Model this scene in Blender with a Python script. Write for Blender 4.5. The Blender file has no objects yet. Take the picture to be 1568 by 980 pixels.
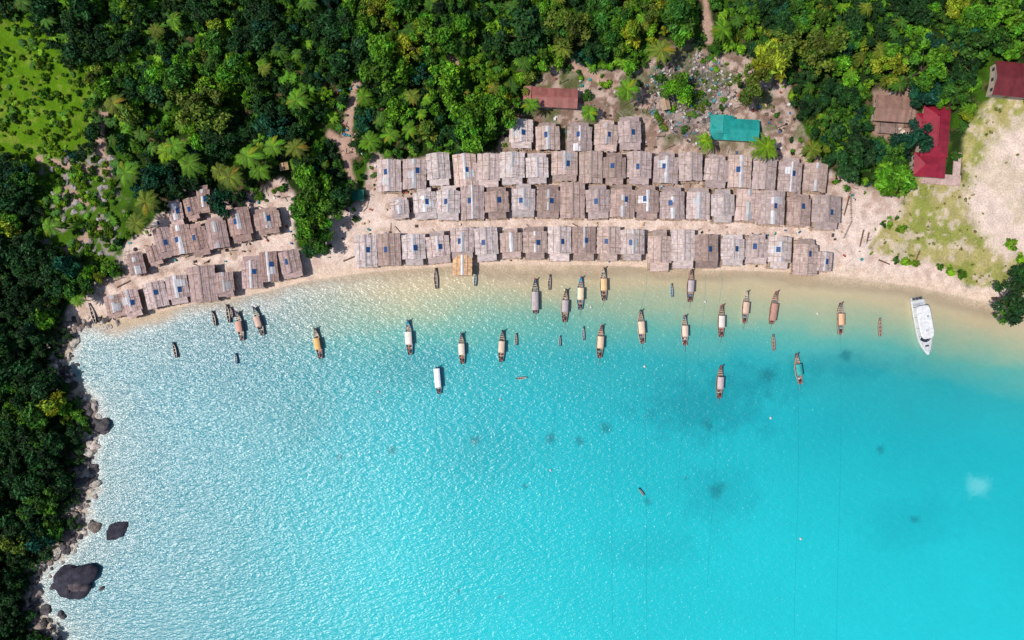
import bpy, math, random
import numpy as np
from mathutils import Vector, Matrix
random.seed(7); np.random.seed(7)
H = 209.07; S = 0.2
scene = bpy.context.scene
COL = scene.collection

# ------------------------------------------------------------ survey helpers
def sm(a, b, x):
    t = np.clip((np.asarray(x, dtype=float)-a)/(b-a), 0, 1); return t*t*(3-2*t)
def lin(c):
    c = np.array(c, dtype=float)/255.0
    return np.where(c <= 0.04045, c/12.92, ((c+0.055)/1.055)**2.4)
def alb(r, g, b, k=0.78):
    return lin((r, g, b))*k
def vnoise(x, y, seed=0):
    x = np.asarray(x, float); y = np.asarray(y, float)
    xi = np.floor(x); yi = np.floor(y); fx = x-xi; fy = y-yi
    def h(a, b):
        v = np.sin(a*127.1+b*311.7+seed*74.7)*43758.5453
        return v-np.floor(v)
    u = fx*fx*(3-2*fx); v = fy*fy*(3-2*fy)
    return (h(xi, yi)*(1-u)+h(xi+1, yi)*u)*(1-v)+(h(xi, yi+1)*(1-u)+h(xi+1, yi+1)*u)*v
def fbm(x, y, seed=0, o=4):
    s = 0; a = .5; t = 0
    for i in range(o):
        s = s+a*vnoise(x*2**i, y*2**i, seed+i*3); t += a; a *= .5
    return s/t
def sdf(px, py, poly):
    """signed distance, positive inside"""
    px = np.asarray(px, float); py = np.asarray(py, float)
    d = np.full(px.shape, 1e18); ins = np.zeros(px.shape, bool)
    n = len(poly)
    for i in range(n):
        ax, ay = poly[i]; bx, by = poly[(i+1) % n]
        ex, ey = bx-ax, by-ay
        t = np.clip(((px-ax)*ex+(py-ay)*ey)/(ex*ex+ey*ey+1e-9), 0, 1)
        d = np.minimum(d, (px-ax-t*ex)**2+(py-ay-t*ey)**2)
        c = (ay > py) != (by > py)
        if ey != 0:
            ins ^= c & (px < ex*(py-ay)/ey+ax)
    d = np.sqrt(d)
    return np.where(ins, d, -d)

COAST = [(92,1010),(80,975),(48,938),(52,885),(78,852),(112,828),(124,808),(112,775),(128,742),(124,700),(142,668),(130,625),
 (100,590),(92,560),(104,520),(112,494),(180,490),(232,480),(300,464),(350,458),(400,448),(460,432),(500,425),(560,417),(650,409),(760,404),
 (900,405),(1000,409),(1100,413),(1200,416),(1300,424),(1400,438),(1480,455),(1540,468),(1600,480),(1800,540),(2200,640),(30000,640)]
LAND = COAST+[(30000,-30000),(-30000,-30000),(-30000,30000),(120,30000),(120,1300)]
SANDA = [(497,345),(530,318),(562,300),(570,238),(640,245),(765,238),(772,180),(800,150),(850,105),(900,112),(985,112),(1000,75),(1060,60),(1090,85),
 (1140,80),(1200,120),(1225,200),(1262,252),(1300,282),(1340,290),(1385,300),(1375,335),(1345,350),(1330,380),(1375,402),(1430,400),(1480,436),
 (1560,452),(1700,480),(1700,700),(455,700),(455,430),(470,395),(497,370)]
SANDB = [(108,520),(102,482),(140,440),(190,418),(188,372),(240,335),(292,290),(345,300),(400,300),(425,262),(450,300),(452,380),(520,400),(520,560)]
CLEAR = [(1492,262),(1530,190),(1620,160),(1800,200),(1800,480),(1590,400),(1545,395),(1500,350),(1480,300)]
GRASSR = [(1325,372),(1360,335),(1392,292),(1400,272),(1470,280),(1480,200),(1500,165),(1568,135),(1700,130),(1700,250),(1500,260),(1510,345),(1560,395),(1550,452),
 (1500,446),(1450,425),(1400,412),(1350,402)]
MEADOW = [(-200,20),(0,15),(60,40),(95,95),(140,130),(140,215),(95,245),(30,250),(-200,230)]
SCRUB = [(40,240),(150,235),(190,300),(180,400),(95,410),(50,350)]
PLOT = [(1335,140),(1400,130),(1412,200),(1380,225),(1335,210)]

def gz(x, y):
    x = np.asarray(x, float); y = np.asarray(y, float)
    d = sdf(x/S+784, 490-y/S, LAND)*S
    land = 1.0*(1-np.exp(-np.maximum(d, 0)/9.0))+9.0*(1-np.exp(-np.maximum(d-42, 0)/45.0))
    w = sm(-112, -130, x)*sm(6, -4, y)
    land = land+w*np.minimum(np.maximum(d-3, 0)*0.15, 3)
    land = land+(fbm(x/14, y/14, 5)-.5)*2.4*sm(35, 60, d)+(fbm(x/2.5, y/2.5, 9)-.5)*.25*sm(1, 6, d)
    sea = np.maximum(-0.06*np.maximum(-d, 0), -4)
    return np.where(d > 0, land, sea)
def g1(x, y): return float(gz(np.array([x]), np.array([y]))[0])
def place(px, py, h=0.0):
    X = (px-784)*S; Y = (490-py)*S
    z = g1(X, Y)
    for _ in range(2):
        f = 1-(z+h)/H
        z = g1(X*f, Y*f)
    z = max(z, 0)
    f = 1-(z+h)/H
    return X*f, Y*f, z

# ------------------------------------------------------------ materials
def newmat(name):
    m = bpy.data.materials.new(name); m.use_nodes = True
    nt = m.node_tree; b = nt.nodes['Principled BSDF']
    return m, nt, b
def N(nt, t, **kw):
    n = nt.nodes.new(t)
    for k, v in kw.items():
        if k in n.inputs: n.inputs[k].default_value = v
        else: setattr(n, k, v)
    return n
def mulrgb(nt, a, bfac):
    m = nt.nodes.new('ShaderNodeVectorMath'); m.operation = 'MULTIPLY'
    nt.links.new(a, m.inputs[0]); nt.links.new(bfac, m.inputs[1]); return m.outputs[0]
def noisefac(nt, scale, lo, hi, detail=4, scl=(1, 1, 1), rot=0.0):
    tc = nt.nodes.new('ShaderNodeTexCoord'); mp = nt.nodes.new('ShaderNodeMapping')
    mp.inputs['Scale'].default_value = scl; mp.inputs['Rotation'].default_value = (0, 0, rot)
    nt.links.new(tc.outputs['Object'], mp.inputs[0])
    n = nt.nodes.new('ShaderNodeTexNoise'); n.inputs['Scale'].default_value = scale; n.inputs['Detail'].default_value = detail
    nt.links.new(mp.outputs[0], n.inputs['Vector'])
    r = nt.nodes.new('ShaderNodeMapRange'); r.inputs[1].default_value = .3; r.inputs[2].default_value = .7
    r.inputs[3].default_value = lo; r.inputs[4].default_value = hi
    nt.links.new(n.outputs['Fac'], r.inputs[0]); return r.outputs[0], n.outputs['Fac']
def attrmat(name, rough=.8, spec=.3, layers=((2.0, .8, 1.2),), bump=0.0, objcol=False, stretch=(1, 1, 1), metal=0.0):
    m, nt, b = newmat(name)
    a = nt.nodes.new('ShaderNodeAttribute'); a.attribute_name = 'Col'
    c = a.outputs['Color']
    if objcol:
        oi = nt.nodes.new('ShaderNodeObjectInfo'); c = mulrgb(nt, c, oi.outputs['Color'])
    last = None
    for l in layers:
        f, raw = noisefac(nt, l[0], l[1], l[2], scl=stretch)
        c = mulrgb(nt, c, f); last = raw
    nt.links.new(c, b.inputs['Base Color'])
    b.inputs['Roughness'].default_value = rough; b.inputs['Specular IOR Level'].default_value = spec
    b.inputs['Metallic'].default_value = metal
    if bump and last:
        bp = nt.nodes.new('ShaderNodeBump'); bp.inputs['Strength'].default_value = .8; bp.inputs['Distance'].default_value = bump
        nt.links.new(last, bp.inputs['Height']); nt.links.new(bp.outputs[0], b.inputs['Normal'])
    return m
M_ground = attrmat('sand_and_soil', .95, .1, ((.35, .86, 1.14), (2.2, .78, 1.2)), bump=.25)
M_leaf = attrmat('foliage', .65, .2, ((2.5, .75, 1.25),), objcol=True)
M_bark = attrmat('bark', .9, .1, ((4, .7, 1.3),))
M_thatch = attrmat('palm_thatch', .95, .05, ((.8, .82, 1.15), (7, .74, 1.28)), bump=.05, stretch=(1, 2.5, 1))
M_wood = attrmat('weathered_wood', .85, .2, ((3, .75, 1.25),), bump=.02)
M_metal = attrmat('corrugated_metal', .5, .4, ((.6, .8, 1.15), (5, .85, 1.12)))
M_panel = attrmat('solar_glass', .2, .5, ((2, .85, 1.15),))
M_paint = attrmat('boat_paint', .45, .4, ((1.2, .8, 1.12), (8, .85, 1.1)))
M_cloth = attrmat('canvas', .85, .15, ((1.0, .88, 1.1),), bump=.03)
M_rock = attrmat('granite', .85, .25, ((.5, .5, 1.5), (3, .6, 1.4)), bump=.3)
M_debris = attrmat('mixed_debris', .8, .2, ((3, .8, 1.2),))

# ------------------------------------------------------------ mesh builder
class MB:
    def __init__(s): s.v = []; s.f = []; s.c = []; s.m = []
    def face(s, pts, col, mi=0):
        i = len(s.v); s.v.extend([tuple(p) for p in pts]); s.f.append(tuple(range(i, i+len(pts)))); s.c.append(tuple(col)); s.m.append(mi)
    def box(s, c, d, col, mi=0, rz=0.0, top=None):
        cx, cy, cz = c; hx, hy, hz = d[0]/2, d[1]/2, d[2]/2; ca, sa = math.cos(rz), math.sin(rz)
        P = []
        for z in (-hz, hz):
            for x, y in ((-hx, -hy), (hx, -hy), (hx, hy), (-hx, hy)):
                P.append((cx+x*ca-y*sa, cy+x*sa+y*ca, cz+z))
        for q in ((3, 2, 1, 0), (0, 1, 5, 4), (1, 2, 6, 5), (2, 3, 7, 6), (3, 0, 4, 7)): s.face([P[i] for i in q], col, mi)
        s.face([P[i] for i in (4, 5, 6, 7)], top if top is not None else col, mi)
    def beam(s, p0, p1, w, col, mi=0, n=5, w1=None):
        p0 = Vector(p0); p1 = Vector(p1); w1 = w if w1 is None else w1
        d = (p1-p0).normalized(); u = d.cross(Vector((0, 0, 1)))
        if u.length < .01: u = Vector((1, 0, 0))
        u.normalize(); v = d.cross(u)
        A = [p0+(u*math.cos(2*math.pi*k/n)+v*math.sin(2*math.pi*k/n))*w/2 for k in range(n)]
        B = [p1+(u*math.cos(2*math.pi*k/n)+v*math.sin(2*math.pi*k/n))*w1/2 for k in range(n)]
        for k in range(n): s.face([A[k], A[(k+1) % n], B[(k+1) % n], B[k]], col, mi)
        s.face(B, col, mi); s.face(A[::-1], col, mi)
    def mesh(s, name, mats):
        me = bpy.data.meshes.new(name); me.from_pydata(s.v, [], s.f)
        for m in mats: me.materials.append(m)
        a = me.attributes.new('Col', 'FLOAT_COLOR', 'FACE')
        arr = np.ones((len(s.c), 4), np.float32); arr[:, :3] = np.array([c[:3] for c in s.c])
        a.data.foreach_set('color', arr.ravel())
        me.polygons.foreach_set('material_index', np.array(s.m, np.int32)); me.update(); return me
    def obj(s, name, mats, parent=None):
        if not s.f: return None
        o = bpy.data.objects.new(name, s.mesh(name, mats)); COL.objects.link(o)
        if parent: o.parent = parent
        return o
def empty(name, loc=(0, 0, 0), rz=0.0):
    e = bpy.data.objects.new(name, None); e.location = loc; e.rotation_euler = (0, 0, rz); e.empty_display_size = .5
    COL.objects.link(e); return e
def jit(c, a=.12):
    k = 1+random.uniform(-a, a); return (c[0]*k, c[1]*k*(1+random.uniform(-.03, .03)), c[2]*k)

# ------------------------------------------------------------ terrain and sea
def axis(a, step, far):
    core = np.arange(-a, a+1e-6, step); o = []; d = step*2; x = a
    while x < far: x += d; d *= 1.35; o.append(x)
    o = np.array(o); return np.concatenate([-o[::-1], core, o])
def grid(xs, ys):
    X, Y = np.meshgrid(xs, ys); nx, ny = len(xs), len(ys)
    i = np.arange(nx*ny).reshape(ny, nx)
    F = np.stack([i[:-1, :-1], i[:-1, 1:], i[1:, 1:], i[1:, :-1]], -1).reshape(-1, 4)
    return X.ravel(), Y.ravel(), F
def gridobj(name, X, Y, Z, F, C, mat, extra=None):
    me = bpy.data.meshes.new(name)
    me.from_pydata(np.stack([X, Y, Z], 1).tolist(), [], F.tolist())
    a = me.attributes.new('Col', 'FLOAT_COLOR', 'POINT')
    arr = np.ones((len(X), 4), np.float32); arr[:, :3] = C; a.data.foreach_set('color', arr.ravel())
    if extra is not None:
        b = me.attributes.new('opac', 'FLOAT', 'POINT'); b.data.foreach_set('value', extra.astype(np.float32))
    me.materials.append(mat); me.polygons.foreach_set('use_smooth', np.ones(len(F), bool)); me.update()
    o = bpy.data.objects.new(name, me); COL.objects.link(o); return o

X, Y, F = grid(axis(175, .5, 4000), axis(115, .5, 4000))
Z = gz(X, Y)
f = 1-np.clip(Z, 0, 30)/H
PX = X/f/S+784; PY = 490-Y/f/S
nz = (fbm(PX/22, PY/22, 21)-.5)*34+(fbm(PX/6, PY/6, 22)-.5)*12
def mixc(C, c2, m):
    m = m[:, None]; return C*(1-m)+np.array(c2)*m
fn = fbm(PX/30, PY/30, 31); fn2 = fbm(PX/9, PY/9, 33)
C = np.tile(alb(40, 60, 22), (len(X), 1))
C = mixc(C, alb(130, 104, 80), sm(.56, .72, fn2)*.6)
C = mixc(C, alb(62, 98, 18), sm(.45, .65, fn))
C = mixc(C, alb(92, 132, 18), sm(-12, 10, sdf(PX, PY, MEADOW)+nz))
C = mixc(C, alb(132, 146, 55), sm(-12, 10, sdf(PX, PY, MEADOW)+nz)*sm(.52, .7, fn2)*.7)
C = mixc(C, alb(80, 118, 25), sm(-12, 10, sdf(PX, PY, SCRUB)+nz)*.8)
C = mixc(C, alb(160, 148, 140), sm(-12, 10, sdf(PX, PY, SCRUB)+nz)*sm(.55, .68, fn2))
gs = sm(-6, 6, sdf(PX, PY, GRASSR)+nz*.5)
C = mixc(C, alb(184, 172, 112), gs)
C = mixc(C, alb(140, 152, 62), gs*sm(.42, .62, fn)*.75)
C = mixc(C, alb(226, 204, 184), gs*sm(.52, .68, fn2)*.75)
C = mixc(C, alb(238, 214, 198), sm(-14, 14, sdf(PX, PY, CLEAR)+nz))
C = mixc(C, alb(212, 194, 160), sm(-14, 14, sdf(PX, PY, CLEAR)+nz)*sm(.5, .7, fn)*.5)
C = mixc(C, alb(170, 140, 125), sm(-5, 5, sdf(PX, PY, PLOT)+nz*.5))
sa = np.maximum(sm(-5, 5, sdf(PX, PY, SANDA)+nz*.5), sm(-5, 5, sdf(PX, PY, SANDB)+nz*.5))
C = mixc(C, alb(242, 218, 204), sa)
C = mixc(C, alb(206, 172, 154), sa*sm(.48, .7, fn2)*.6)
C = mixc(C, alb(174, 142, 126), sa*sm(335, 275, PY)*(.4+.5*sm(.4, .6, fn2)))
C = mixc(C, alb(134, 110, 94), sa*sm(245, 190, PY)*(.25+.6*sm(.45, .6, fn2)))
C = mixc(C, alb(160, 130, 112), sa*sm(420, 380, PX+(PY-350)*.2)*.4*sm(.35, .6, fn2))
C = mixc(C, alb(128, 122, 122), sa*sm(1, .45, np.hypot((PX-1060)/75, (PY-150)/75))*(.4+.5*sm(.4, .6, fn2)))
C = mixc(C, alb(74, 98, 38), sa*sm(250, 200, PY)*sm(.48, .6, fn)*.7)
def path(C, pts, w, col):
    for (x0, y0), (x1, y1) in zip(pts[:-1], pts[1:]):
        ex, ey = x1-x0, y1-y0
        t = np.clip(((PX-x0)*ex+(PY-y0)*ey)/(ex*ex+ey*ey), 0, 1)
        d = np.hypot(PX-x0-t*ex, PY-y0-t*ey)+nz*.25
        C = mixc(C, col, sm(w, w*.4, d)*.9)
    return C
PATHS = [[(545, 130), (532, 190), (528, 235), (545, 300)], [(160, 170), (150, 215), (165, 265), (60, 245)], [(690, 90), (700, 100)], [(100, 290), (130, 310)],
         [(1080, 0), (1085, 60)], [(505, 205), (540, 235)], [(880, 100), (990, 160)], [(100, 385), (150, 350)]]
for p in PATHS: C = path(C, p, 9, alb(200, 164, 146))
dl = sdf(X/S+784, 490-Y/S, LAND)
C = mixc(C, alb(234, 206, 180), sm(30, 4, dl)*sa*.7)
C = mixc(C, alb(196, 180, 168), sm(22, 6, dl)*(1-sa)*.8)
C = mixc(C, alb(212, 190, 162), sm(0, -2, dl))
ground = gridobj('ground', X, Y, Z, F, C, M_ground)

# water: body colour below, rippled reflective surface above
m, nt, b = newmat('sea_water'); M_water = m
a = nt.nodes.new('ShaderNodeAttribute'); a.attribute_name = 'Col'
f1, _ = noisefac(nt, .018, .93, 1.07, 3)
f2, _ = noisefac(nt, .3, .975, 1.025, 4, (1, 2, 1), .4)
c = mulrgb(nt, mulrgb(nt, a.outputs['Color'], f1), f2)
nt.nodes.remove(b)
df = nt.nodes.new('ShaderNodeBsdfDiffuse'); nt.links.new(c, df.inputs['Color'])
gl = nt.nodes.new('ShaderNodeBsdfGlossy'); gl.inputs['Roughness'].default_value = .28
_, w1 = noisefac(nt, .5, 0, 1, 2, (1, 2.1, 1), math.radians(-25))
_, w2 = noisefac(nt, 1.5, 0, 1, 2, (1, 1.9, 1), math.radians(-38))
ad = N(nt, 'ShaderNodeMath', operation='MULTIPLY_ADD'); ad.inputs[1].default_value = .5
nt.links.new(w2, ad.inputs[0]); nt.links.new(w1, ad.inputs[2])
bp = nt.nodes.new('ShaderNodeBump'); bp.inputs['Strength'].default_value = 1; bp.inputs['Distance'].default_value = .36
nt.links.new(ad.outputs[0], bp.inputs['Height']); nt.links.new(bp.outputs[0], gl.inputs['Normal'])
bp2 = nt.nodes.new('ShaderNodeBump'); bp2.inputs['Strength'].default_value = 1; bp2.inputs['Distance'].default_value = .08
nt.links.new(ad.outputs[0], bp2.inputs['Height']); nt.links.new(bp2.outputs[0], df.inputs['Normal'])
fr = nt.nodes.new('ShaderNodeFresnel'); fr.inputs['IOR'].default_value = 1.72
ms = nt.nodes.new('ShaderNodeMixShader'); nt.links.new(fr.outputs[0], ms.inputs[0]); nt.links.new(df.outputs[0], ms.inputs[1]); nt.links.new(gl.outputs[0], ms.inputs[2])
tr = nt.nodes.new('ShaderNodeBsdfTransparent'); mx = nt.nodes.new('ShaderNodeMixShader')
oa = nt.nodes.new('ShaderNodeAttribute'); oa.attribute_name = 'opac'
nt.links.new(oa.outputs['Fac'], mx.inputs[0]); nt.links.new(tr.outputs[0], mx.inputs[1]); nt.links.new(ms.outputs[0], mx.inputs[2])
nt.links.new(mx.outputs[0], nt.nodes['Material Output'].inputs['Surface'])
X, Y, F = grid(axis(175, .7, 4000), axis(115, .7, 4000))
PX = X/S+784; PY = 490-Y/S
d0_ = -sdf(PX, PY, LAND); d = d0_+(fbm(PX/60, PY/30, 41)-.5)*30
def ramp(d, st):
    xs = [s_[0] for s_ in st]; cs = np.array([alb(*s_[1]) for s_ in st])
    return np.stack([np.interp(d, xs, cs[:, k]) for k in range(3)], 1)
Rr = ramp(d, [(0, (216, 192, 162)), (30, (202, 188, 150)), (66, (158, 184, 154)), (98, (96, 178, 165)), (140, (40, 172, 177)), (230, (24, 182, 192)), (420, (26, 202, 210)), (650, (32, 212, 220))])
Ll = ramp(d, [(0, (220, 206, 196)), (14, (180, 186, 180)), (32, (100, 144, 150)), (100, (56, 140, 154)), (300, (28, 166, 178)), (500, (28, 188, 199))])
lf = sm(660, 340, PX)[:, None]
C = Rr*(1-lf)+Ll*lf
def blob(C, x, y, rx, ry, col, k):
    dd = np.hypot((PX-x)/rx, (PY-y)/ry)+(fbm(PX/14, PY/14, 55)-.5)*.8+(fbm(PX/4, PY/4, 56)-.5)*.5
    return mixc(C, alb(*col), sm(1.0, .2, dd)*k)
dk = (14, 140, 152)
C = blob(C, 1080, 620, 150, 70, dk, .55); C = blob(C, 1170, 580, 110, 45, dk, .4); C = blob(C, 740, 680, 120, 90, (20, 170, 180), .4)
C = blob(C, 1100, 755, 90, 70, (18, 162, 174), .4); C = blob(C, 1300, 560, 140, 30, dk, .35); C = blob(C, 1400, 800, 120, 50, (18, 176, 188), .4)
C = blob(C, 640, 560, 90, 50, (34, 144, 154), .4); C = blob(C, 470, 620, 60, 90, (34, 140, 150), .3); C = blob(C, 1000, 840, 160, 40, (20, 176, 186), .35)
for (x, y, r) in [(727, 675, 7), (845, 670, 8), (887, 675, 7), (928, 655, 10), (992, 768, 7), (1100, 752, 13), (1348, 688, 7), (600, 690, 6), (1175, 575, 12), (1050, 732, 4),
                  (1295, 545, 8), (805, 745, 4), (520, 700, 5), (1085, 650, 10), (766, 915, 4), (702, 905, 3), (1400, 795, 8)]:
    C = blob(C, x, y, r*1.4, r*1.4, (14, 116, 126), .6)
C = blob(C, 1500, 745, 28, 24, (120, 220, 224), .6)
op = sm(-3, 26, d)
water = gridobj('sea', X, Y, np.zeros_like(X), F, C, M_water, op)

# ------------------------------------------------------------ vegetation meshes
def leaves_mesh(name, P, Nn, size, shade, elong=1.5, extra=None):
    n = len(P); rv = np.random.normal(size=(n, 3)); T = np.cross(Nn, rv); T /= np.linalg.norm(T, axis=1)[:, None]+1e-9
    B = np.cross(Nn, T); B /= np.linalg.norm(B, axis=1)[:, None]+1e-9
    s_ = size[:, None]
    V = np.stack([P-T*s_*elong, P-B*s_*.8, P+T*s_*elong, P+B*s_*.8], 1).reshape(-1, 3)
    mb = MB(); mb.v = [tuple(v) for v in V.tolist()]
    mb.f = [(4*i, 4*i+1, 4*i+2, 4*i+3) for i in range(n)]
    mb.c = [tuple(x) for x in shade.tolist()]; mb.m = [0]*n
    if extra: extra(mb)
    return mb.mesh(name, [M_leaf, M_bark])
def broadleaf(seed, K, nl, leaf=.055, spread=.62, flat=.35, tall=1.15, rmin=.15, rmax=.34, elong=1.5, rough=.5):
    rs = np.random.RandomState(seed)
    P = []; Nn = []; SH = []; cs = []
    st = rs.uniform(.75, 1.0); sa_ = rs.uniform(0, 3)
    for k in range(K):
        r = spread*math.sqrt(rs.rand()) if k > 1 else .15*k; a = rs.rand()*6.283
        R = rs.uniform(rmin, rmax)*(1.25 if k < 3 else 1)
        x0, y0 = r*math.cos(a), r*math.sin(a)*st
        c = np.array([x0*math.cos(sa_)-y0*math.sin(sa_), x0*math.sin(sa_)+y0*math.cos(sa_), tall+flat*(1-r*r*1.8)+rs.uniform(-.28, .22)])
        cs.append(c); n = int(nl/K*(R/((rmin+rmax)/2))**2)
        D = rs.normal(size=(n, 3)); D /= np.linalg.norm(D, axis=1)[:, None]; D[:, 2] = np.where(D[:, 2] < -.35, -D[:, 2], D[:, 2])
        rad = R*rs.uniform(.55, 1.25, n)*(1+.3*np.sin(D[:, 0]*7+k)*np.cos(D[:, 1]*6+k*2))
        P.append(c+D*rad[:, None]*np.array([1, 1, .85])); q = D*np.array([.8, .8, 1])+rs.normal(scale=rough, size=(n, 3)); q /= np.linalg.norm(q, axis=1)[:, None]; Nn.append(q)
        t = rs.uniform(.5, 1.4); l = t*rs.uniform(.45, 1.55, n); hue = rs.uniform(.8, 1.2)
        SH.append(np.stack([l*hue*rs.uniform(.85, 1.15), l, l*rs.uniform(.7, 1.3)], 1))
    P = np.concatenate(P); Nn = np.concatenate(Nn); SH = np.concatenate(SH)
    def ex(mb):
        bc = (.09, .065, .045)
        mb.beam((0, 0, -.3), (0.02, 0, .75), .13, bc, 1, 6, .08)
        for c in cs[:7]: mb.beam((0.02, 0, .65), tuple(c), .07, bc, 1, 4, .02)
    return leaves_mesh('crown', P, Nn, rs.uniform(leaf*.6, leaf*1.4, len(P)), SH, elong=elong, extra=ex)
TREES = [broadleaf(1, 16, 1900, .055, .8, .3, rough=.65), broadleaf(2, 24, 2200, .05, .9, .35, rmin=.1, rmax=.27, rough=.65), broadleaf(3, 11, 1500, .07, .7, .45, elong=2.3, rough=.8),
         broadleaf(4, 30, 2500, .048, .95, .3, rmin=.09, rmax=.25, rough=.6), broadleaf(5, 15, 1500, .075, .85, .3, elong=2.5, rough=.9), broadleaf(6, 28, 2500, .047, .92, .45, rmin=.1, rmax=.26, rough=.6),
         broadleaf(7, 20, 2000, .06, 1.0, .2, rmin=.09, rmax=.28, elong=1.9, rough=.8)]
SHRUBS = [broadleaf(40+i, 8, 420, .10, .75, .15, .35, elong=[1.5, 2.4, 1.9][i], rough=.7) for i in range(3)]
def palm(seed, nf=17, L=1.0, trunk=2.0):
    rs = random.Random(seed); mb = MB(); top = Vector((rs.uniform(-.2, .2), rs.uniform(-.2, .2), trunk))
    p = Vector((0, 0, -.3)); n = 6
    for i in range(n):
        t = (i+1)/n; q = Vector((top.x*t*t, top.y*t*t, -.3+(trunk+.3)*t)); mb.beam(p, q, .085-.01*i*.6, (.16, .13, .10), 1, 6); p = q
    for k in range(nf):
        a = 2*math.pi*k/nf+rs.uniform(-.2, .2); up = rs.uniform(.1, .7); Lk = L*rs.uniform(.75, 1.15); pr = top
        sh = rs.uniform(.6, 1.4); yel = rs.uniform(.9, 1.3) if rs.random() < .92 else 2.2
        d = Vector((math.cos(a), math.sin(a), 0)); s_ = Vector((-math.sin(a), math.cos(a), 0)); m_ = 11
        for j in range(1, m_+1):
            t = j/m_; q = top+d*Lk*(t*(1-.12*t))+Vector((0, 0, Lk*(up*t-(up+.35)*t*t)))
            mb.face([pr-s_*.012, pr+s_*.012, q+s_*.01, q-s_*.01], (1.7*sh, 1.4*sh, .9), 0)
            ll = .15*math.sin(math.pi*min(1, t*.85+.12))*L
            for sg in (-1, 1):
                for o in (.25, .75):
                    b0 = pr.lerp(q, o); tip = b0+s_*sg*ll+d*ll*.8+Vector((0, 0, -.15*ll-rs.uniform(0, .05)))
                    w_ = d*.024
                    cc = sh*rs.uniform(.75, 1.25)
                    mb.face([b0-w_, b0+w_, tip+w_*.4, tip-w_*.4], (cc*yel, cc, cc*.8), 0)
            pr = q
    return mb.mesh('palm', [M_leaf, M_bark])
PALMS = [palm(i, 12+i*2) for i in range(4)]
def banana(seed):
    rs = random.Random(seed); mb = MB()
    for s0 in range(3):
        o = Vector((rs.uniform(-.5, .5), rs.uniform(-.5, .5), 0)); mb.beam(o-Vector((0, 0, .2)), o+Vector((0, 0, .6)), .1, (.8, .7, .5), 0)
        for k in range(8):
            a = k*.785+rs.uniform(-.3, .3); d = Vector((math.cos(a), math.sin(a), 0)); s_ = Vector((-math.sin(a), math.cos(a), 0)); L = rs.uniform(.6, .9)
            pr = o+Vector((0, 0, .6)); wp = .03; sh = rs.uniform(.6, 1.3)
            for j in range(1, 6):
                t = j/5; q = o+Vector((0, 0, .6+L*(.7*t-1.0*t*t)))+d*L*t; w_ = .13*math.sin(math.pi*(t*.85+.1))+.01
                mb.face([pr-s_*wp, pr, q, q-s_*w_], (sh, sh, sh), 0); mb.face([pr, pr+s_*wp, q+s_*w_, q], (sh*.8, sh*.85, sh*.8), 0)
                pr = q; wp = w_
    return mb.mesh('banana', [M_leaf, M_bark])
BAN = [banana(i) for i in range(3)]
def inst(name, me, px, py, R, col, parent=None, hfac=1.3, z=None, sz=1.0):
    if z is None: x, y, z = place(px, py, R*hfac)
    else: x, y = px, py
    o = bpy.data.objects.new(name, me); o.location = (x, y, z); s_ = R
    o.scale = (s_*random.uniform(.85, 1.15), s_*random.uniform(.85, 1.15), s_*sz)
    o.rotation_euler = (random.uniform(-.1, .1), random.uniform(-.1, .1), random.uniform(0, 6.28)); o.color = (col[0], col[1], col[2], 1)
    COL.objects.link(o)
    if parent: o.parent = parent
    return o
PAL = dict(dark=(.016, .058, .012), mid=(.038, .116, .011), bright=(.076, .205, .009), yel=(.18, .23, .012), teal=(.010, .068, .032), olive=(.092, .142, .014), lime=(.125, .262, .010))

SINGLE = [(1300, 228, 7.5, 'dark', 3), (1340, 232, 4, 'teal', 1), (1402, 207, 6.2, 'teal', 5), (1372, 232, 4.6, 'mid', 1), (1372, 268, 5.6, 'bright', 4), (1390, 285, 3, 'bright', 2), (1042, 136, 4.8, 'bright', 0),
    (1155, 128, 6.5, 'olive', 5), (1425, 100, 7.5, 'bright', 5), (1360, 100, 5, 'yel', 3), (308, 172, 7, 'olive', 3), (1552, 455, 6.5, 'dark', 5), (1545, 480, 4.5, 'mid', 1), (1570, 420, 4, 'dark', 0),
    (478, 290, 6.5, 'bright', 3), (500, 318, 5.5, 'mid', 1), (478, 345, 5.8, 'bright', 5), (490, 372, 4.2, 'mid', 0), (515, 300, 4, 'dark', 2), (460, 322, 3.6, 'mid', 4), (476, 382, 2.6, 'dark', 4),
    (410, 192, 5, 'teal', 1), (335, 308, 4.6, 'teal', 0), (362, 300, 3, 'dark', 1), (720, 190, 7, 'bright', 3), (765, 165, 6, 'bright', 5), (680, 120, 6, 'bright', 1), (1210, 75, 6.5, 'olive', 5), (1270, 75, 6.5, 'olive', 3),
    (1180, 90, 5.5, 'yel', 4), (585, 90, 7, 'bright', 3), (660, 50, 6.5, 'bright', 5), (80, 622, 4, 'yel', 2), (20, 830, 5, 'olive', 1), (230, 270, 4.5, 'teal', 0), (270, 290, 3.6, 'dark', 1), (150, 205, 3.2, 'dark', 2), (1035, 30, 5.5, 'mid', 2),
    (610, 180, 5, 'bright', 1), (1500, 60, 6, 'mid', 3), (1530, 25, 7, 'bright', 5), (870, 40, 6.5, 'olive', 3), (800, 50, 6.5, 'dark', 1)]
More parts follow.
